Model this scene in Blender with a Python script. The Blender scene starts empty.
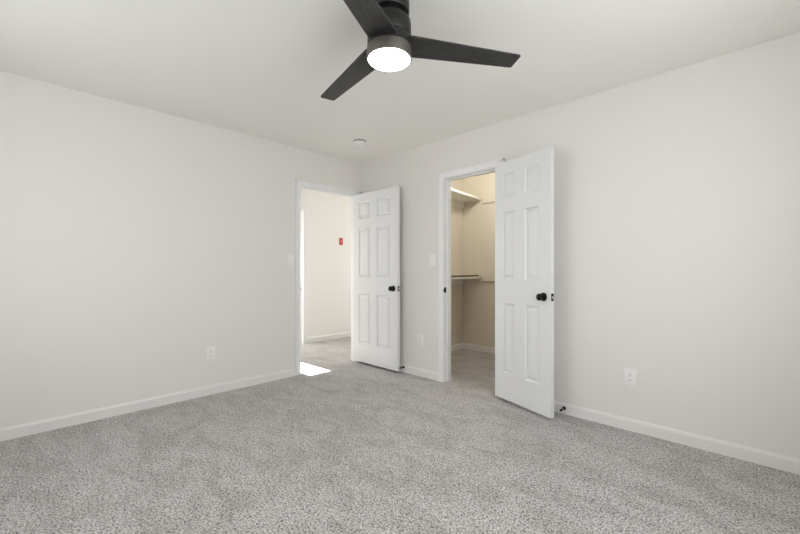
import bpy, bmesh, math
from mathutils import Vector, Matrix

S = bpy.context.scene
COL = S.collection
PI = math.pi

# ------------------------------------------------------------------ camera
cam_d = bpy.data.cameras.new('camera')
cam = bpy.data.objects.new('camera', cam_d)
COL.objects.link(cam)
cam_d.sensor_width = 36.0
cam_d.lens = 381.0 / 800.0 * 36.0
cam_d.shift_y = 3.0 / 800.0
cam_d.clip_start = 0.02
cam.location = (3.636, -3.047, 1.127)
cam.rotation_euler = (PI / 2, 0, math.radians(44.2))
S.camera = cam

# ------------------------------------------------------------------ world, sun, window daylight, added hall fill, exposure
world = bpy.data.worlds.new('world')
S.world = world
world.use_nodes = True
wb = world.node_tree.nodes['Background']
sky = world.node_tree.nodes.new('ShaderNodeTexSky')
sky.sky_type = 'HOSEK_WILKIE'
sky.turbidity = 3.0
sky.ground_albedo = 0.4
world.node_tree.links.new(sky.outputs['Color'], wb.inputs['Color'])
wb.inputs['Strength'].default_value = 0.5

SUN_E = math.radians(24.9)
sun_d = bpy.data.lights.new('sun', 'SUN')
sun_d.energy = 380.0
sun_d.angle = math.radians(0.25)
sun_d.color = (1.0, 0.98, 0.95)
sun = bpy.data.objects.new('sun', sun_d)
COL.objects.link(sun)
sun_dir = Vector((math.cos(SUN_E), 0.03, -math.sin(SUN_E)))
sun.rotation_euler = sun_dir.to_track_quat('-Z', 'Y').to_euler()
sky.sun_direction = (-sun_dir).normalized()


HALL_END = 2.75


def area(name, loc, direction, sx, sy, power, color=(1, 1, 1)):
    d = bpy.data.lights.new(name, 'AREA')
    d.shape = 'RECTANGLE'
    d.size, d.size_y = sx, sy
    d.energy = power
    d.color = color
    o = bpy.data.objects.new(name, d)
    COL.objects.link(o)
    o.location = loc
    o.rotation_euler = Vector(direction).to_track_quat('-Z', 'Y').to_euler()
    return o


area('daylight_rear_window', (1.6, -3.64, 1.38), (0, 1, 0.12), 1.9, 1.54, 42.0, (0.96, 0.98, 1.0))
area('daylight_right_window', (4.08, -1.8, 1.38), (-1, 0, 0.10), 1.7, 1.54, 68.0, (0.96, 0.98, 1.0))
area('daylight_bedroom_window', (-4.18, -1.35, 1.45), (1, 0, 0), 1.3, 1.1, 250.0, (1.0, 0.98, 0.94))

area('added_hall_fill', (-0.80, HALL_END - 0.02, 1.35), (-0.1, -1, 0), 1.1, 1.5, 55.0, (1.0, 0.99, 0.97))  # unseen fill lamp added to brighten the hall wall
area('added_hall_rear_fill', (-0.80, -3.63, 1.35), (0.12, 1, 0), 1.1, 1.5, 20.0, (1.0, 0.99, 0.97))  # added out of view to lift the bedroom door and doorway carpet

S.view_settings.view_transform = 'Standard'
S.view_settings.look = 'None'
S.view_settings.gamma = 1.0
S.view_settings.use_curve_mapping = False
S.view_settings.exposure = -1.08
S.cycles.diffuse_bounces = 10
S.cycles.max_bounces = 14


# ------------------------------------------------------------------ materials
def principled(name, color, rough=0.6, metallic=0.0, spec=0.5):
    m = bpy.data.materials.new(name)
    m.use_nodes = True
    b = m.node_tree.nodes['Principled BSDF']
    b.inputs['Base Color'].default_value = (*color, 1)
    b.inputs['Roughness'].default_value = rough
    b.inputs['Metallic'].default_value = metallic
    b.inputs['Specular IOR Level'].default_value = spec
    return m


def add_bump(m, scale, strength, dist=0.001, detail=3.0, stretch=None):
    nt = m.node_tree
    n = nt.nodes
    tc = n.new('ShaderNodeTexCoord')
    no = n.new('ShaderNodeTexNoise')
    no.inputs['Scale'].default_value = scale
    no.inputs['Detail'].default_value = detail
    src = tc.outputs['Object']
    if stretch:
        mp = n.new('ShaderNodeMapping')
        mp.inputs['Scale'].default_value = stretch
        nt.links.new(src, mp.inputs['Vector'])
        src = mp.outputs['Vector']
    nt.links.new(src, no.inputs['Vector'])
    bu = n.new('ShaderNodeBump')
    bu.inputs['Strength'].default_value = strength
    bu.inputs['Distance'].default_value = dist
    nt.links.new(no.outputs['Fac'], bu.inputs['Height'])
    nt.links.new(bu.outputs['Normal'], n['Principled BSDF'].inputs['Normal'])
    return no


M_WALL = principled('greige_wall_paint', (0.775, 0.757, 0.728), 0.55, spec=0.3)
add_bump(M_WALL, 180, 0.08)
M_CEIL = principled('white_ceiling_paint', (0.83, 0.82, 0.79), 0.9, spec=0.2)
add_bump(M_CEIL, 120, 0.15)
M_HALL = principled('cream_hall_paint', (0.80, 0.795, 0.77), 0.6, spec=0.3)
add_bump(M_HALL, 180, 0.08)
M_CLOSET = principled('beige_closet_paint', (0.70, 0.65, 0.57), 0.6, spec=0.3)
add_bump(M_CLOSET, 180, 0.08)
M_TRIM = principled('white_trim_paint', (0.82, 0.825, 0.83), 0.35, spec=0.45)
M_DOOR = principled('white_door_paint', (0.745, 0.752, 0.755), 0.38, spec=0.45)
add_bump(M_DOOR, 60, 0.12, 0.0006, 4.0, (3.0, 3.0, 0.25))
M_BLACK = principled('matte_black_metal', (0.012, 0.012, 0.013), 0.32, 0.6)
M_RUBBER = principled('black_rubber', (0.02, 0.02, 0.02), 0.7)
M_PLASTIC = principled('white_plastic', (0.85, 0.84, 0.825), 0.35)
M_RIM = principled('grey_rim_plastic', (0.36, 0.355, 0.35), 0.6)
M_BASE = principled('white_baseboard_paint', (0.79, 0.78, 0.765), 0.4, spec=0.4)
M_LIGHTBODY = principled('glow_lit_light_rim', (0.13, 0.118, 0.105), 0.42, 0.5)  # fan metal lightened: lens glow on the rim painted into the colour
M_SLOT = principled('socket_slot_dark', (0.05, 0.05, 0.05), 0.6)
M_SHELF = principled('white_shelf_paint', (0.80, 0.78, 0.74), 0.45)
M_CLEAT = principled('tan_cleat_shade', (0.42, 0.37, 0.30), 0.6)  # darkened so the shade line at the cleats is in the colour
M_ROD = principled('dark_bronze_rod', (0.10, 0.075, 0.05), 0.4, 0.7)
M_RED = principled('red_plate_plastic', (0.50, 0.035, 0.045), 0.45)
M_PINK = principled('faded_red_insert', (0.62, 0.14, 0.16), 0.5)
M_FANBODY = principled('brushed_dark_fan_metal', (0.030, 0.029, 0.028), 0.38, 0.6)

# fan blade: black stained wood with a fine lengthwise grain
M_BLADE = principled('black_wood_grain', (0.03, 0.03, 0.03), 0.5)
nt = M_BLADE.node_tree
gn = add_bump(M_BLADE, 14, 0.4, 0.001, 6.0, (1.2, 22.0, 22.0))
rp = nt.nodes.new('ShaderNodeValToRGB')
rp.color_ramp.elements[0].position = 0.35
rp.color_ramp.elements[0].color = (0.006, 0.006, 0.007, 1)
rp.color_ramp.elements[1].position = 0.72
rp.color_ramp.elements[1].color = (0.052, 0.050, 0.048, 1)
nt.links.new(gn.outputs['Fac'], rp.inputs['Fac'])
nt.links.new(rp.outputs['Color'], nt.nodes['Principled BSDF'].inputs['Base Color'])


def emission(name, color, strength):
    m = bpy.data.materials.new(name)
    m.use_nodes = True
    n = m.node_tree.nodes
    n.clear()
    e = n.new('ShaderNodeEmission')
    e.inputs['Color'].default_value = (*color, 1)
    e.inputs['Strength'].default_value = strength
    o = n.new('ShaderNodeOutputMaterial')
    m.node_tree.links.new(e.outputs[0], o.inputs[0])
    return m


M_LENS = emission('lit_fan_lens', (1.0, 0.95, 0.87), 80.0)
M_CLAMP = emission('lit_closet_lens', (0.95, 0.91, 0.79), 370.0)


def carpet():
    m = bpy.data.materials.new('grey_cut_pile_carpet')
    m.use_nodes = True
    nt = m.node_tree
    n, l = nt.nodes, nt.links
    b = n['Principled BSDF']
    b.inputs['Roughness'].default_value = 0.95
    b.inputs['Specular IOR Level'].default_value = 0.1
    b.inputs['Sheen Weight'].default_value = 0.15
    tc = n.new('ShaderNodeTexCoord')
    # tufts
    n1 = n.new('ShaderNodeTexNoise')
    n1.inputs['Scale'].default_value = 118
    n1.inputs['Detail'].default_value = 3.0
    n1.inputs['Roughness'].default_value = 0.62
    n1.inputs['Distortion'].default_value = 0.6
    l.new(tc.outputs['Object'], n1.inputs['Vector'])
    n3 = n.new('ShaderNodeTexNoise')
    n3.inputs['Scale'].default_value = 48
    n3.inputs['Detail'].default_value = 2.0
    n3.inputs['Distortion'].default_value = 0.4
    l.new(tc.outputs['Object'], n3.inputs['Vector'])
    av = n.new('ShaderNodeMixRGB')
    av.inputs['Fac'].default_value = 0.12
    l.new(n1.outputs['Fac'], av.inputs['Color1'])
    l.new(n3.outputs['Fac'], av.inputs['Color2'])
    r1 = n.new('ShaderNodeValToRGB')
    e = r1.color_ramp.elements
    e[0].position, e[0].color = 0.38, (0.085, 0.082, 0.080, 1)
    e[1].position, e[1].color = 0.605, (0.675, 0.665, 0.655, 1)
    mid = e.new(0.48)
    mid.color = (0.42, 0.405, 0.392, 1)
    l.new(av.outputs['Color'], r1.inputs['Fac'])
    # trodden, brushed patches of the pile
    n2 = n.new('ShaderNodeTexNoise')
    n2.inputs['Scale'].default_value = 4.5
    n2.inputs['Detail'].default_value = 3.0
    n2.inputs['Distortion'].default_value = 1.0
    mp = n.new('ShaderNodeMapping')
    mp.inputs['Rotation'].default_value = (0, 0, 0.5)
    mp.inputs['Scale'].default_value = (0.7, 1.3, 1)
    l.new(tc.outputs['Object'], mp.inputs['Vector'])
    l.new(mp.outputs['Vector'], n2.inputs['Vector'])
    r2 = n.new('ShaderNodeValToRGB')
    r2.color_ramp.elements[0].position = 0.36
    r2.color_ramp.elements[0].color = (0.83, 0.82, 0.81, 1)
    r2.color_ramp.elements[1].position = 0.58
    r2.color_ramp.elements[1].color = (1, 1, 1, 1)
    l.new(n2.outputs['Fac'], r2.inputs['Fac'])
    mx = n.new('ShaderNodeMixRGB')
    mx.blend_type = 'MULTIPLY'
    mx.inputs['Fac'].default_value = 1.0
    l.new(r1.outputs['Color'], mx.inputs['Color1'])
    l.new(r2.outputs['Color'], mx.inputs['Color2'])
    l.new(mx.outputs['Color'], b.inputs['Base Color'])
    bu = n.new('ShaderNodeBump')
    bu.inputs['Strength'].default_value = 0.7
    bu.inputs['Distance'].default_value = 0.006
    l.new(n1.outputs['Fac'], bu.inputs['Height'])
    l.new(bu.outputs['Normal'], b.inputs['Normal'])
    return m


M_CARPET = carpet()

M_GLASS = bpy.data.materials.new('clear_window_glass')
M_GLASS.use_nodes = True
_n = M_GLASS.node_tree.nodes
_n.clear()
_t = _n.new('ShaderNodeBsdfTransparent')
_g = _n.new('ShaderNodeBsdfGlossy')
_g.inputs['Roughness'].default_value = 0.02
_x = _n.new('ShaderNodeMixShader')
_x.inputs['Fac'].default_value = 0.06
_o = _n.new('ShaderNodeOutputMaterial')
M_GLASS.node_tree.links.new(_t.outputs[0], _x.inputs[1])
M_GLASS.node_tree.links.new(_g.outputs[0], _x.inputs[2])
M_GLASS.node_tree.links.new(_x.outputs[0], _o.inputs[0])


# ------------------------------------------------------------------ mesh helpers
def link(name, bm, mat, parent=None, smooth=False, loc=None, rotz=None, mats=None):
    bmesh.ops.recalc_face_normals(bm, faces=bm.faces)
    me = bpy.data.meshes.new(name)
    bm.to_mesh(me)
    bm.free()
    for mm in (mats or [mat]):
        me.materials.append(mm)
    if smooth:
        for p in me.polygons:
            p.use_smooth = True
        me.set_sharp_from_angle(angle=math.radians(38))
    o = bpy.data.objects.new(name, me)
    COL.objects.link(o)
    if parent is not None:
        o.parent = parent
    if loc is not None:
        o.location = loc
    if rotz is not None:
        o.rotation_euler = (0, 0, rotz)
    return o


def box(bm, lo, hi, bevel=0.0, seg=2, M=None):
    x0, y0, z0 = lo
    x1, y1, z1 = hi
    c = Matrix.Translation(((x0 + x1) / 2, (y0 + y1) / 2, (z0 + z1) / 2)) @ Matrix.Diagonal((x1 - x0, y1 - y0, z1 - z0, 1))
    r = bmesh.ops.create_cube(bm, size=1.0, matrix=c)
    vs = r['verts']
    if bevel > 0:
        es = list({e for v in vs for e in v.link_edges})
        q = bmesh.ops.bevel(bm, geom=es, offset=bevel, segments=seg, profile=0.5, affect='EDGES')
        vs = list(set(q['verts']) | {v for v in vs if v.is_valid})
    if M is not None:
        bmesh.ops.transform(bm, matrix=M, verts=[v for v in vs if v.is_valid])


def lathe(bm, prof, seg=48, M=None):
    """prof: (radius, height) pairs turned about z; a closed solid when it starts and ends at radius 0."""
    rings = []
    new = []
    for r, h in prof:
        if r < 1e-7:
            v = [bm.verts.new((0, 0, h))]
        else:
            v = [bm.verts.new((r * math.cos(2 * PI * k / seg), r * math.sin(2 * PI * k / seg), h)) for k in range(seg)]
        rings.append(v)
        new += v
    for a, b in zip(rings[:-1], rings[1:]):
        for k in range(seg):
            k2 = (k + 1) % seg
            if len(a) == 1 and len(b) == 1:
                continue
            if len(a) == 1:
                bm.faces.new((a[0], b[k], b[k2]))
            elif len(b) == 1:
                bm.faces.new((a[k], a[k2], b[0]))
            else:
                bm.faces.new((a[k], a[k2], b[k2], b[k]))
    if M is not None:
        bmesh.ops.transform(bm, matrix=M, verts=new)


def extrude_profile(bm, pts, p0, p1, normal):
    """profile pts (out, up) swept from p0 to p1; 'out' runs along normal."""
    p0, p1, nn = Vector(p0), Vector(p1), Vector(normal)
    up = Vector((0, 0, 1))
    a = [bm.verts.new(p0 + nn * u + up * v) for u, v in pts]
    b = [bm.verts.new(p1 + nn * u + up * v) for u, v in pts]
    k = len(pts)
    for i in range(k):
        j = (i + 1) % k
        bm.faces.new((a[i], a[j], b[j], b[i]))
    bm.faces.new(a)
    bm.faces.new(b[::-1])


def struct(name, bm, mat, parent=None, label=None, cat=None, smooth=False):
    o = link(name, bm, mat, parent, smooth)
    o['kind'] = 'structure'
    if label:
        o['label'] = label
    if cat:
        o['category'] = cat
    return o


def thing(name, label, cat, loc=(0, 0, 0), rotz=0.0, group=None, kind=None):
    o = bpy.data.objects.new(name, None)
    COL.objects.link(o)
    o.empty_display_size = 0.05
    o.location = loc
    o.rotation_euler = (0, 0, rotz)
    o['label'] = label
    o['category'] = cat
    if group:
        o['group'] = group
    if kind:
        o['kind'] = kind
    return o


def dup(root, loc, rotz, label, group=None):
    r = root.copy()
    COL.objects.link(r)
    r.location = loc
    r.rotation_euler = (0, 0, rotz)
    r['label'] = label
    if group:
        r['group'] = group
    for ch in list(root.children):
        c = ch.copy()
        COL.objects.link(c)
        c.parent = r
        for g in list(ch.children):
            d = g.copy()
            COL.objects.link(d)
            d.parent = c
    return r


# ------------------------------------------------------------------ room shell
H = 2.44
T = 0.115
XR = 4.10      # inner face of right wall
YR = -3.66     # inner face of rear wall
EY0, EY1 = -0.846, -0.065      # bedroom doorway in the left wall
CX0, CX1 = 1.290, 1.900         # closet doorway in the back wall
DH = 2.041                     # doorway height
HX = -1.49                     # hall far wall
HY0, HY1 = -0.865, 0.10         # doorway across the hall
HEND = HALL_END

bm = bmesh.new()
box(bm, (-4.5, -4.0, -0.12), (4.4, 3.0, 0.0))
struct('floor', bm, M_CARPET, None, 'speckled light grey cut-pile carpet covering the whole floor', 'carpet floor')

bm = bmesh.new()
box(bm, (-4.5, -4.0, H), (4.4, 3.0, H + 0.15))
struct('ceiling', bm, M_CEIL, None, 'plain white painted ceiling above the room', 'ceiling')


def wall_x(name, x0, x1, y0, y1, holes, mat, label):
    """wall thin in x, running along y, with holes (ya, yb, za, zb)."""
    bm = bmesh.new()
    cur = y0
    for ya, yb, za, zb in sorted(holes):
        if ya > cur:
            box(bm, (x0, cur, 0), (x1, ya, H))
        if za > 0:
            box(bm, (x0, ya, 0), (x1, yb, za))
        if zb < H:
            box(bm, (x0, ya, zb), (x1, yb, H))
        cur = yb
    box(bm, (x0, cur, 0), (x1, y1, H))
    return struct(name, bm, mat, None, label, 'wall')


def wall_y(name, y0, y1, x0, x1, holes, mat, label):
    bm = bmesh.new()
    cur = x0
    for xa, xb, za, zb in sorted(holes):
        if xa > cur:
            box(bm, (cur, y0, 0), (xa, y1, H))
        if za > 0:
            box(bm, (xa, y0, 0), (xb, y1, za))
        if zb < H:
            box(bm, (xa, y0, zb), (xb, y1, H))
        cur = xb
    box(bm, (cur, y0, 0), (x1, y1, H))
    return struct(name, bm, mat, None, label, 'wall')


wall_x('wall_left', -T, 0, YR - 0.12, HEND, [(EY0 - 0.018, EY1 + 0.018, 0, DH + 0.018)], M_WALL,
       'long plain greige wall left of the bedroom doorway')
wall_y('wall_back', 0, T, 0, XR + 0.1, [(CX0 - 0.018, CX1 + 0.018, 0, DH + 0.018)], M_WALL,
       'greige wall holding the closet doorway and running off to the right')
wall_x('wall_right', XR, XR + 0.1, YR - 0.12, 3.0, [(-2.65, -0.95, 0.61, 2.15)], M_WALL,
       'greige wall with a window opposite the long left wall')
wall_y('wall_rear', YR - 0.12, YR, -4.4, XR, [(-1.35, -0.25, 0.6, 2.1), (0.65, 2.55, 0.61, 2.15)], M_WALL,
       'greige wall with a window opposite the closet wall')

# hall and the room across it
wall_x('wall_hall', HX - T, HX, YR, HEND, [(HY0 - 0.018, HY1 + 0.018, 0, DH + 0.018)], M_HALL,
       'bright cream hall wall seen through the open bedroom doorway')
wall_y('wall_hall_end', HEND, HEND + 0.1, -4.4, XR + 0.1, [(-1.35, -0.25, 0.6, 2.1)], M_HALL, 'cream wall at the far end of the hall')
wall_x('wall_far_bedroom', -4.30, -4.20, YR, HEND, [(-2.0, -0.64, 0.85, 2.075)], M_HALL,
       'window wall of the room across the hall')

# closet: the left side runs very slightly out of square
CBY = 1.505
CLX = 0.47
SK = 0.1245                      # x gained per metre towards the room
bm = bmesh.new()
va = []
for (x, y) in ((CLX, CBY), (CLX + SK * (CBY - T), T), (CLX + SK * (CBY - T) - 0.1, T), (CLX - 0.1, CBY)):
    va.append((x, y))
bot = [bm.verts.new((x, y, 0)) for x, y in va]
top = [bm.verts.new((x, y, H)) for x, y in va]
for i in range(4):
    j = (i + 1) % 4
    bm.faces.new((bot[i], bot[j], top[j], top[i]))
bm.faces.new(bot)
bm.faces.new(top)
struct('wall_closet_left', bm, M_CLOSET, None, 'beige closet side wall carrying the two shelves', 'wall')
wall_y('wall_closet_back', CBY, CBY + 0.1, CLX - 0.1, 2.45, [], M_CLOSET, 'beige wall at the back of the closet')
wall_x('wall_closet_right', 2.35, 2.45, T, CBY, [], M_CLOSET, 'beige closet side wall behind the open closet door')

# ---- baseboards
BH, BT = 0.083, 0.013
BASE = [(0, 0), (BT, 0), (BT, BH - 0.016), (BT * 0.72, BH - 0.008), (BT * 0.55, BH), (0, BH)]


def baseboard(name, segs, label):
    bm = bmesh.new()
    for p0, p1, nn in segs:
        extrude_profile(bm, BASE, p0, p1, nn)
    struct(name, bm, M_BASE, None, label, 'baseboard')


CW = 0.057                       # casing width
CR = 0.006                       # reveal
CH = 0.050                       # head casing height
baseboard('baseboard_left', [((0, YR, 0), (0, EY0 - CR - CW, 0), (1, 0, 0))],
          'white baseboard along the foot of the long left wall')
baseboard('baseboard_back', [((0.015, 0, 0), (CX0 - CR - CW, 0, 0), (0, -1, 0))],
          'short white baseboard between the two doors')
baseboard('baseboard_right', [((CX1 + CR + CW, 0, 0), (XR, 0, 0), (0, -1, 0))],
          'white baseboard running right from behind the closet door')
baseboard('baseboard_rear', [((XR, YR + BT, 0), (XR, -BT, 0), (-1, 0, 0)), ((BT, YR, 0), (XR - BT, YR, 0), (0, 1, 0))],
          'white baseboard under the two windows')
dcl = Vector((SK, -1, 0)).normalized()
ncl = Vector((1, SK, 0)).normalized()
c0 = Vector((CLX, CBY, 0))
baseboard('baseboard_closet', [(c0 + dcl * 0.0, c0 + dcl * 1.36, ncl), ((CLX + BT, CBY, 0), (2.35, CBY, 0), (0, -1, 0))],
          'white baseboard around the foot of the closet walls')
baseboard('baseboard_hall', [((HX, HY1 + CR + CW, 0), (HX, HEND, 0), (1, 0, 0)), ((HX, YR, 0), (HX, HY0 - CR - CW, 0), (1, 0, 0))],
          'white baseboard along the hall wall')


# ---- door jambs and casings
def casing_profile_box(bm, lo, hi):
    box(bm, lo, hi, 0.004, 2)


def casing_x(name, xw, xo, y0, y1, label, rmax=None):
    """jamb lining and casings of a doorway in a wall thin in x. xw: room face, xo: outward face."""
    bm = bmesh.new()
    a, b = min(xw, xo), max(xw, xo)
    box(bm, (a, y0 - 0.018, 0), (b, y0, DH))
    box(bm, (a, y1, 0), (b, y1 + 0.018, DH))
    box(bm, (a, y0 - 0.018, DH), (b, y1 + 0.018, DH + 0.018))
    mid = (a + b) / 2 - 0.004
    box(bm, (mid - 0.017, y0, 0), (mid + 0.017, y0 + 0.011, DH))
    box(bm, (mid - 0.017, y1 - 0.011, 0), (mid + 0.017, y1, DH))
    box(bm, (mid - 0.017, y0 + 0.011, DH - 0.011), (mid + 0.017, y1 - 0.011, DH))
    for x, s in ((b, 1), (a, -1)):
        for (ya, yb, za, zb) in ((y0 - CR - CW, y0 - CR, 0, DH + CR), (y1 + CR, y1 + CR + CW, 0, DH + CR),
                                 (y0 - CR - CW, y1 + CR + CW, DH + CR, DH + CR + CH)):
            if rmax is not None and s > 0:
                yb = min(yb, rmax)
            box(bm, (min(x, x + s * 0.012), ya, za), (max(x, x + s * 0.012), yb, zb), 0.003)
            # raised outer back-band of the colonial casing
        for (ya, yb, za, zb) in ((y0 - CR - CW, y0 - CR - CW + 0.02, 0, DH + CR + CH),
                                 (y1 + CR + CW - 0.02, y1 + CR + CW, 0, DH + CR + CH),
                                 (y0 - CR - CW, y1 + CR + CW, DH + CR + CH - 0.02, DH + CR + CH)):
            if rmax is not None and s > 0:
                yb = min(yb, rmax)
                if yb - ya < 0.004:
                    continue
            box(bm, (min(x, x + s * 0.017), ya, za), (max(x, x + s * 0.017), yb, zb), 0.004)
    return struct(name, bm, M_TRIM, None, label, 'door frame')


def casing_y(name, yw, yo, x0, x1, label):
    bm = bmesh.new()
    a, b = min(yw, yo), max(yw, yo)
    box(bm, (x0 - 0.018, a, 0), (x0, b, DH))
    box(bm, (x1, a, 0), (x1 + 0.018, b, DH))
    box(bm, (x0 - 0.018, a, DH), (x1 + 0.018, b, DH + 0.018))
    mid = (a + b) / 2 + 0.004
    box(bm, (x0, mid - 0.017, 0), (x0 + 0.011, mid + 0.017, DH))
    box(bm, (x1 - 0.011, mid - 0.017, 0), (x1, mid + 0.017, DH))
    box(bm, (x0 + 0.011, mid - 0.017, DH - 0.011), (x1 - 0.011, mid + 0.017, DH))
    for y, s in ((a, -1), (b, 1)):
        for (xa, xb, za, zb) in ((x0 - CR - CW, x0 - CR, 0, DH + CR), (x1 + CR, x1 + CR + CW, 0, DH + CR),
                                 (x0 - CR - CW, x1 + CR + CW, DH + CR, DH + CR + CH + 0.012)):
            box(bm, (xa, min(y, y + s * 0.012), za), (xb, max(y, y + s * 0.012), zb), 0.003)
        for (xa, xb, za, zb) in ((x0 - CR - CW, x0 - CR - CW + 0.02, 0, DH + CR + CH + 0.012),
                                 (x1 + CR + CW - 0.02, x1 + CR + CW, 0, DH + CR + CH + 0.012),
                                 (x0 - CR - CW, x1 + CR + CW, DH + CR + CH + 0.012 - 0.02, DH + CR + CH + 0.012)):
            box(bm, (xa, min(y, y + s * 0.017), za), (xb, max(y, y + s * 0.017), zb), 0.004)
    return struct(name, bm, M_TRIM, None, label, 'door frame')


t1 = casing_x('trim_1', 0, -T, EY0, EY1, 'white casing and jamb around the bedroom doorway', -0.001)
t2 = casing_y('trim_2', 0, T, CX0, CX1, 'white casing and jamb around the closet doorway')
casing_x('trim_3', HX, HX - T, HY0, HY1, 'white casing of the doorway across the hall')


def strike(parent, M):
    bm = bmesh.new()
    box(bm, (-0.001, -0.014, -0.028), (0.0025, 0.016, 0.028), 0.001, 1, M)
    box(bm, (-0.004, -0.023, -0.014), (0.0025, -0.012, 0.014), 0.001, 1, M)
    o = struct('strike_plate', bm, M_BLACK, parent, 'black strike plate')
    return o


strike(t2, Matrix.Translation((CX0, 0.016, 0.925)))
strike(t1, Matrix.Translation((-0.016, EY0, 0.925)) @ Matrix.Rotation(PI / 2, 4, 'Z'))


# ---- windows behind the viewpoint and in the room across the hall, plus two added hall ones
def window(name, cx, cy, z0, z1, width, axis, depth, label):
    """axis 'x': wall thin in x (window runs along y)."""
    root = thing(name, label, 'window', (cx, cy, z0), 0 if axis == 'y' else PI / 2, kind='structure')
    w, h = width / 2, z1 - z0
    bm = bmesh.new()
    f = 0.04
    d = depth / 2
    box(bm, (-w, -d, 0), (-w + f, d, h), 0.003)
    box(bm, (w - f, -d, 0), (w, d, h), 0.003)
    box(bm, (-w + f, -d, 0), (w - f, d, f), 0.003)
    box(bm, (-w + f, -d, h - f), (w - f, d, h), 0.003)
    box(bm, (-w + f, -0.02, h / 2 - 0.02), (w - f, 0.02, h / 2 + 0.02), 0.003)
    struct('window_frame', bm, M_TRIM, root)
    bm = bmesh.new()
    box(bm, (-w + f, -0.004, f), (w - f, 0.0, h / 2 - 0.02))
    box(bm, (-w + f, -0.004, h / 2 + 0.02), (w - f, 0.0, h - f))
    struct('window_pane', bm, M_GLASS, root)
    return root


window('window_1', 1.6, YR - 0.07, 0.61, 2.15, 1.9, 'y', 0.08, 'double hung window opposite the closet wall')
window('window_2', XR + 0.06, -1.80, 0.61, 2.15, 1.7, 'x', 0.07, 'double hung window opposite the long left wall')
window('window_3', -4.25, -1.32, 0.85, 2.075, 1.36, 'x', 0.07, 'sunlit window of the room across the hall')


window('added_window_4', -0.80, HEND + 0.05, 0.6, 2.1, 1.1, 'y', 0.07, 'added unseen double hung window at the far end of the hall')  # invented opening around the hall end fill lamp

window('added_window_5', -0.80, YR - 0.07, 0.6, 2.1, 1.1, 'y', 0.08, 'added unseen double hung window at the rear end of the hall')  # likewise invented, frames the rear hall fill

# ------------------------------------------------------------------ six-panel doors
def door_leaf_mesh(w, z0, z1, th, cols, rows):
    """hinge edge on x=0, visible face on y=0 looking to -y, back on y=th."""
    bm = bmesh.new()
    xs = [0, cols[0], cols[1], cols[2], cols[3], w]
    zs = [z0] + rows + [z1]
    for y, s in ((0.0, 1.0), (th, -1.0)):
        def P(x, z, d):
            return bm.verts.new((x, y + s * d, z))
        for i in range(5):
            for j in range(7):
                xa, xb, za, zb = xs[i], xs[i + 1], zs[j], zs[j + 1]
                if i in (1, 3) and j in (1, 3, 5):
                    rings = []
                    for ins, d in ((0, 0), (0.003, 0.003), (0.009, 0.0105), (0.014, 0.012), (0.019, 0.012), (0.040, 0.0035), (0.044, 0.003)):
                        rings.append([P(xa + ins, za + ins, d), P(xb - ins, za + ins, d), P(xb - ins, zb - ins, d), P(xa + ins, zb - ins, d)])
                    for a, b in zip(rings[:-1], rings[1:]):
                        for k in range(4):
                            k2 = (k + 1) % 4
                            bm.faces.new((a[k], a[k2], b[k2], b[k]))
                    bm.faces.new(rings[-1])
                else:
                    bm.faces.new((P(xa, za, 0), P(xb, za, 0), P(xb, zb, 0), P(xa, zb, 0)))
    # edges of the slab
    for (p, q) in (((0, z0), (w, z0)), ((w, z0), (w, z1)), ((w, z1), (0, z1)), ((0, z1), (0, z0))):
        bm.faces.new([bm.verts.new(c) for c in ((p[0], 0, p[1]), (q[0], 0, q[1]), (q[0], th, q[1]), (p[0], th, p[1]))])
    bmesh.ops.remove_doubles(bm, verts=bm.verts, dist=1e-5)
    return bm


def knob_mesh(M):
    """round knob with rosette; axis along +z from the door face."""
    bm = bmesh.new()
    lathe(bm, [(0, 0), (0.0325, 0), (0.0325, 0.004), (0.030, 0.0075), (0.022, 0.010), (0.0125, 0.012), (0.0115, 0.024),
               (0.0135, 0.029), (0.022, 0.033), (0.0268, 0.040), (0.0275, 0.046), (0.025, 0.053), (0.018, 0.0575), (0.008, 0.059), (0, 0.059)], 40, M)
    return bm


def door(name, label, loc, rotz, w, z0, z1, cols, side):
    """side +1: leaf runs along local +x from the hinge, visible face to local -y."""
    th = 0.035
    root = thing(name, label, 'door', loc, rotz, kind='structure')
    rows = [0.25, 0.845, 1.045, 1.62, 1.738, 1.945]
    leaf = struct('door_leaf', door_leaf_mesh(w, z0, z1, th, cols, rows), M_DOOR, root)
    kx, kz = w - 0.066, 0.924
    struct('door_knob', knob_mesh(Matrix.Translation((kx, 0, kz)) @ Matrix.Rotation(PI / 2, 4, 'X')), M_BLACK, root, 'black round door knob', smooth=True)
    # small privacy pin on the visible knob's other side
    struct('door_knob', knob_mesh(Matrix.Translation((kx, th, kz)) @ Matrix.Rotation(-PI / 2, 4, 'X')), M_BLACK, root, 'black round door knob on the hidden face', smooth=True)
    bm = bmesh.new()
    box(bm, (w - 0.002, th / 2 - 0.0125, kz - 0.028), (w + 0.0012, th / 2 + 0.0125, kz + 0.028), 0.0008, 1)
    lp = struct('latch_plate', bm, M_BLACK, root, 'black latch plate')
    bm = bmesh.new()
    box(bm, (w, th / 2 - 0.006, kz - 0.008), (w + 0.011, th / 2 + 0.006, kz + 0.008), 0.002, 2)
    struct('latch_bolt', bm, principled_latch, lp, 'pale latch bolt')
    for hz in (0.22, 1.02, 1.86):
        bm = bmesh.new()
        lathe(bm, [(0, -0.045), (0.0055, -0.045), (0.0055, 0.045), (0, 0.045)], 16, Matrix.Translation((-0.006, th + 0.006, hz)))
        box(bm, (-0.002, th - 0.028, hz - 0.044), (0.0006, th + 0.006, hz + 0.044))
        struct('hinge', bm, M_BLACK, root, 'black hinge', smooth=True)
    return root


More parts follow.
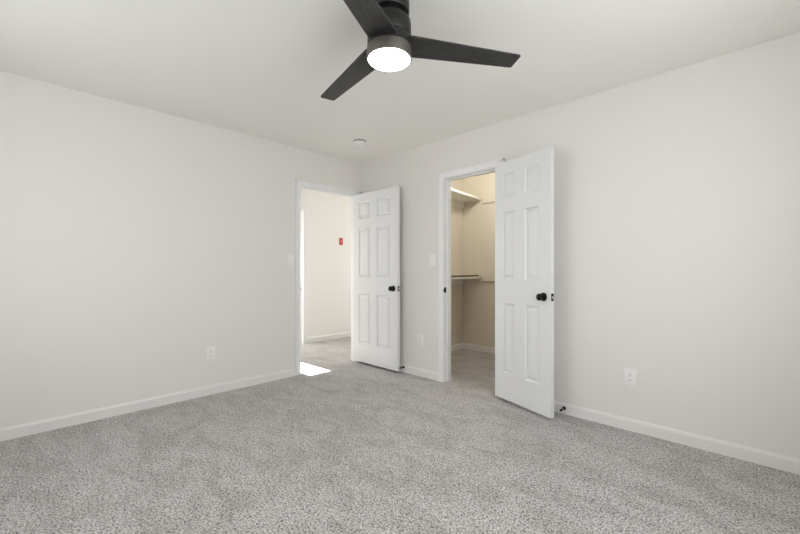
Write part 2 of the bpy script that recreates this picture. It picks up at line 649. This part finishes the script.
principled_latch = principled('satin_nickel', (0.75, 0.73, 0.70), 0.3, 0.9)

# bedroom door, open flat along the back wall
W1 = 0.752
door('door_1', 'white six-panel bedroom door standing open in the corner', (-0.008, -0.112, 0), 0.0, W1, 0.032, 2.036,
     (0.130 * W1, 0.400 * W1, 0.555 * W1, 0.845 * W1), 1)
# closet door, folded back almost to the wall
W2 = 0.600
door('door_2', 'white six-panel closet door folded back toward the right wall', (1.899, -0.062, 0), math.radians(-18.0), W2, 0.027, 2.045,
     (0.150 * W2, 0.390 * W2, 0.575 * W2, 0.815 * W2), 1)


# ------------------------------------------------------------------ ceiling fan
FX, FY = 2.297, -1.746
fan = thing('ceiling_fan', 'black three-blade ceiling fan with glowing round light', 'ceiling fan', (FX, FY, H))
bm = bmesh.new()
lathe(bm, [(0, 0), (0.097, 0), (0.099, -0.006), (0.099, -0.054), (0.095, -0.060), (0.050, -0.064), (0, -0.064)], 64)
link('canopy', bm, M_FANBODY, fan, True)
bm = bmesh.new()
lathe(bm, [(0, -0.060), (0.070, -0.062), (0.070, -0.084), (0, -0.084)], 48)
link('neck', bm, M_FANBODY, fan, True)
bm = bmesh.new()
lathe(bm, [(0, -0.078), (0.070, -0.080), (0.092, -0.086), (0.104, -0.098), (0.107, -0.112), (0.107, -0.172), (0.104, -0.176), (0, -0.176)], 64)
link('motor_housing', bm, M_FANBODY, fan, True)
bm = bmesh.new()
lathe(bm, [(0, -0.178), (0.104, -0.178), (0.107, -0.181), (0.107, -0.222), (0.104, -0.225), (0, -0.225)], 64)
link('blade_ring', bm, M_FANBODY, fan, True)
bm = bmesh.new()
lathe(bm, [(0, -0.227), (0.106, -0.227), (0.109, -0.230), (0.109, -0.281), (0.1065, -0.285), (0.1025, -0.285), (0.1025, -0.279), (0, -0.279)], 64)
link('light_housing', bm, M_LIGHTBODY, fan, True)
bm = bmesh.new()
lathe(bm, [(0, -0.2795), (0.102, -0.2795), (0.102, -0.285), (0.098, -0.289), (0.075, -0.2925), (0.04, -0.295), (0, -0.296)], 64)
link('light_lens', bm, M_LENS, fan, True)['label'] = 'glowing white round lens'


def blade_mesh():
    """blade along +x, tapering to an oblique tip, a little thickness and rounded edges."""
    bm = bmesh.new()
    out = [(0.060, -0.071), (0.105, -0.0745), (0.652, -0.050), (0.660, -0.045),
           (0.652, 0.044), (0.644, 0.050), (0.105, 0.0735), (0.060, 0.070)]
    t = 0.0045
    lo = [bm.verts.new((x, y, -t)) for x, y in out]
    hi = [bm.verts.new((x, y, t)) for x, y in out]
    k = len(out)
    for i in range(k):
        j = (i + 1) % k
        bm.faces.new((lo[i], lo[j], hi[j], hi[i]))
    f1 = bm.faces.new(lo[::-1])
    f2 = bm.faces.new(hi)
    es = [e for e in bm.edges if (f1 in e.link_faces) != (f2 in e.link_faces)]
    bmesh.ops.bevel(bm, geom=es, offset=0.002, segments=2, profile=0.5, affect='EDGES')
    return bm


blade0 = None
for k, a in enumerate((52.2, 172.2, 295.0)):
    if blade0 is None:
        b = blade0 = link('blade', blade_mesh(), M_BLADE, fan)
    else:
        b = blade0.copy()
        COL.objects.link(b)
        b.parent = fan
    b.location = (0, 0, -0.205)
    droop = (3.2, 3.2, 2.2)[k]
    b.rotation_mode = 'XYZ'
    b.rotation_euler = (Matrix.Rotation(math.radians(a), 4, 'Z') @ Matrix.Rotation(math.radians(droop), 4, 'Y') @ Matrix.Rotation(math.radians(-5), 4, 'X')).to_euler()

# ------------------------------------------------------------------ smoke detector
sd = thing('smoke_detector', 'small round white smoke detector on the ceiling near the corner', 'smoke detector', (0.640, -0.553, H))
bm = bmesh.new()
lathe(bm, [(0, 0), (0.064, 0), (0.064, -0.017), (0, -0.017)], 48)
link('rim_ring', bm, M_RIM, sd, True)['label'] = 'grey rim'
bm = bmesh.new()
lathe(bm, [(0, -0.0172), (0.062, -0.0172), (0.064, -0.019), (0.064, -0.024), (0.059, -0.029), (0.045, -0.031), (0.043, -0.035), (0.03, -0.038), (0, -0.038)], 48)
link('cover', bm, M_PLASTIC, sd, True)


# ------------------------------------------------------------------ sockets and switches
# local frame: plate lies in x-z, stands out to local -y
def plate_mesh():
    bm = bmesh.new()
    box(bm, (-0.0395, -0.0065, -0.061), (0.0395, 0, 0.061), 0.0028, 3)
    return bm


def make_outlet(loc, rotz, label, group):
    t = thing('wall_outlet', label, 'outlet', loc, rotz, group)
    link('cover_plate', plate_mesh(), M_PLASTIC, t, True)
    for s in (-1, 1):
        bm = bmesh.new()
        R = Matrix.Translation((0, -0.006, s * 0.0195)) @ Matrix.Rotation(PI / 2, 4, 'X')
        pts = []
        for k in range(28):
            a = 2 * PI * k / 28
            pts.append((0.0172 * math.cos(a), max(-0.0135, min(0.0135, 0.0172 * math.sin(a)))))
        lo = [bm.verts.new((x, y, -0.001)) for x, y in pts]
        hi = [bm.verts.new((x, y, 0.0022)) for x, y in pts]
        for i in range(28):
            j = (i + 1) % 28
            bm.faces.new((lo[i], lo[j], hi[j], hi[i]))
        bm.faces.new(lo[::-1])
        bm.faces.new(hi)
        bmesh.ops.transform(bm, matrix=R, verts=bm.verts)
        sk = link('socket', bm, M_PLASTIC, t)
        bm = bmesh.new()
        for x, h in ((-0.0063, 0.0045), (0.0063, 0.0038)):
            box(bm, (x - 0.0013, -0.0089, s * 0.0195 + 0.003 - h), (x + 0.0013, -0.0078, s * 0.0195 + 0.003 + h))
        lathe(bm, [(0, 0), (0.0026, 0), (0.0026, 0.0011), (0, 0.0011)], 12,
              Matrix.Translation((0, -0.0078, s * 0.0195 - 0.0078)) @ Matrix.Rotation(PI / 2, 4, 'X'))
        link('slots', bm, M_SLOT, sk)
    bm = bmesh.new()
    lathe(bm, [(0, 0), (0.003, 0), (0.0026, 0.001), (0, 0.0013)], 14, Matrix.Translation((0, -0.006, 0)) @ Matrix.Rotation(PI / 2, 4, 'X'))
    link('screw', bm, M_PLASTIC, t)
    return t


G1 = 'white duplex outlets'
o1 = make_outlet((2.93, 0, 0.374), 0, 'white duplex wall outlet right of the closet door', G1)
dup(o1, (0.981, 0, 0.386), 0, 'small white wall outlet between the bedroom door and the closet doorway')
dup(o1, (0, -1.77, 0.371), PI / 2, 'white wall outlet low on the long left wall')


def make_switch(loc, rotz, label, group):
    t = thing('light_switch', label, 'light switch', loc, rotz, group)
    link('cover_plate', plate_mesh(), M_PLASTIC, t, True)
    bm = bmesh.new()
    box(bm, (-0.0052, -0.0068, -0.012), (0.0052, -0.0055, 0.012), 0.0005, 1)
    box(bm, (-0.0042, -0.016, -0.0055), (0.0042, -0.006, 0.0055), 0.0015, 2, Matrix.Translation((0, 0, 0.003)) @ Matrix.Rotation(math.radians(-20), 4, 'X'))
    link('toggle', bm, M_PLASTIC, t)
    for s in (-1, 1):
        bm = bmesh.new()
        lathe(bm, [(0, 0), (0.003, 0), (0.0026, 0.001), (0, 0.0013)], 14, Matrix.Translation((0, -0.006, s * 0.030)) @ Matrix.Rotation(PI / 2, 4, 'X'))
        link('screw', bm, M_PLASTIC, t)
    return t


G2 = 'white light switches'
s1 = make_switch((1.147, 0, 1.235), 0, 'white light switch left of the closet doorway', G2)
dup(s1, (0, -0.959, 1.235), PI / 2, 'white light switch on the left wall beside the bedroom doorway')

# red plate on the hall wall
rd = thing('wall_plate', 'small red plate high on the cream hall wall', 'wall plate', (HX, 0.814, 1.60), PI / 2)
bm = bmesh.new()
box(bm, (-0.036, -0.010, -0.060), (0.036, 0, 0.060), 0.003, 3)
link('plate', bm, M_RED, rd, True)
bm = bmesh.new()
box(bm, (-0.018, -0.014, -0.014), (0.018, -0.0095, 0.030), 0.002, 2)
link('insert', bm, M_PINK, rd)['label'] = 'paler red insert'


# ------------------------------------------------------------------ door stops on the baseboard
def make_stop(loc, rotz, label):
    t = thing('door_stop', label, 'door stop', loc, rotz, 'black door stops')
    R = Matrix.Rotation(PI / 2, 4, 'X')
    bm = bmesh.new()
    lathe(bm, [(0, 0), (0.0145, 0), (0.0145, 0.004), (0.010, 0.010), (0.006, 0.013), (0, 0.013)], 24, R)
    link('base', bm, M_BLACK, t, True)
    bm = bmesh.new()
    lathe(bm, [(0, 0.012), (0.0052, 0.012), (0.0052, 0.056), (0, 0.056)], 20, R)
    link('shaft', bm, M_BLACK, t, True)
    bm = bmesh.new()
    lathe(bm, [(0, 0.054), (0.0085, 0.054), (0.009, 0.057), (0.0085, 0.070), (0.006, 0.073), (0, 0.0735)], 20, R)
    link('rubber_tip', bm, M_RUBBER, t, True)
    return t


d1 = make_stop((2.478, -BT, 0.046), 0, 'black door stop on the baseboard beside the open closet door')
dup(d1, (0.742, -BT * 0.0 - 0.0131, 0.060), 0, 'black door stop peeking from behind the open bedroom door')
d1b = d1

# ------------------------------------------------------------------ closet fittings
ang = math.atan2(dcl.y, dcl.x) + PI / 2      # rotation of the skewed side wall


def shelf(z, label, length, rod):
    """local: wall on x=0, shelf out to +x, running to -y from the back wall."""
    t = thing('closet_shelf', label, 'shelf', (CLX, CBY, z), ang, 'white closet shelves')
    # back-end cut follows the (square) back wall
    g = math.tan(ang)
    D = 0.292
    bm = bmesh.new()

    def prism(pts, za, zb):
        lo = [bm.verts.new((x, y, za)) for x, y in pts]
        hi = [bm.verts.new((x, y, zb)) for x, y in pts]
        k = len(pts)
        for i in range(k):
            j = (i + 1) % k
            bm.faces.new((lo[i], lo[j], hi[j], hi[i]))
        bm.faces.new(lo[::-1])
        bm.faces.new(hi)
    prism([(0.001, -0.004), (D, -g * D - 0.004), (D, -length), (0.001, -length)], -0.009, 0.009)
    link('board', bm, M_SHELF, t)
    bm = bmesh.new()
    prism([(D, -g * D - 0.004), (D + 0.012, -g * (D + 0.012) - 0.004), (D + 0.012, -length), (D, -length)], -0.016, 0.011)
    link('front_edge', bm, M_SHELF, t)
    bm = bmesh.new()
    prism([(0.001, -0.004), (0.019, -g * 0.019 - 0.004), (0.019, -length), (0.001, -length)], -0.098, -0.010)
    link('wall_cleat', bm, M_SHELF, t)
    if rod:
        bm = bmesh.new()
        lathe(bm, [(0, 0.03), (0.011, 0.03), (0.011, length - 0.02), (0, length - 0.02)], 20,
              Matrix.Translation((D - 0.03, -0.03, 0.021)) @ Matrix.Rotation(PI / 2, 4, 'X'))
        o = link('rail', bm, rod, t, True)
        if rod is M_ROD:
            o['label'] = 'thin dark rail along the shelf edge'
    # end bracket on the back wall
    return t


shelf(2.103, 'upper white shelf on the left side of the closet', 1.25, M_SHELF)
shelf(1.028, 'lower white closet shelf with a dark rail', 1.25, M_ROD)


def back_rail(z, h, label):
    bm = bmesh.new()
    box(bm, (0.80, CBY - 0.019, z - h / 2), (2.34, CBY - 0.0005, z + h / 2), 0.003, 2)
    o = link('closet_back_strip', bm, M_CLEAT)
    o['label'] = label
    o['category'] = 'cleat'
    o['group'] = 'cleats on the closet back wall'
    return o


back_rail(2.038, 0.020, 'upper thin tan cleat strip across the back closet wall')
back_rail(0.968, 0.022, 'lower thin tan strip, painted shadow line under a cleat, across the back closet wall')  # dark strip stands in for the underside shadow

cl = thing('closet_light', 'round flush ceiling light inside the closet', 'ceiling light', (1.34, 0.75, H))
bm = bmesh.new()
lathe(bm, [(0, 0), (0.085, 0), (0.085, -0.03), (0.078, -0.034), (0, -0.034)], 40)
link('base', bm, M_TRIM, cl, True)
bm = bmesh.new()
lathe(bm, [(0, -0.0345), (0.046, -0.0345), (0.049, -0.05), (0.048, -0.125), (0.040, -0.14), (0, -0.146)], 40)
link('lens', bm, M_CLAMP, cl, True)
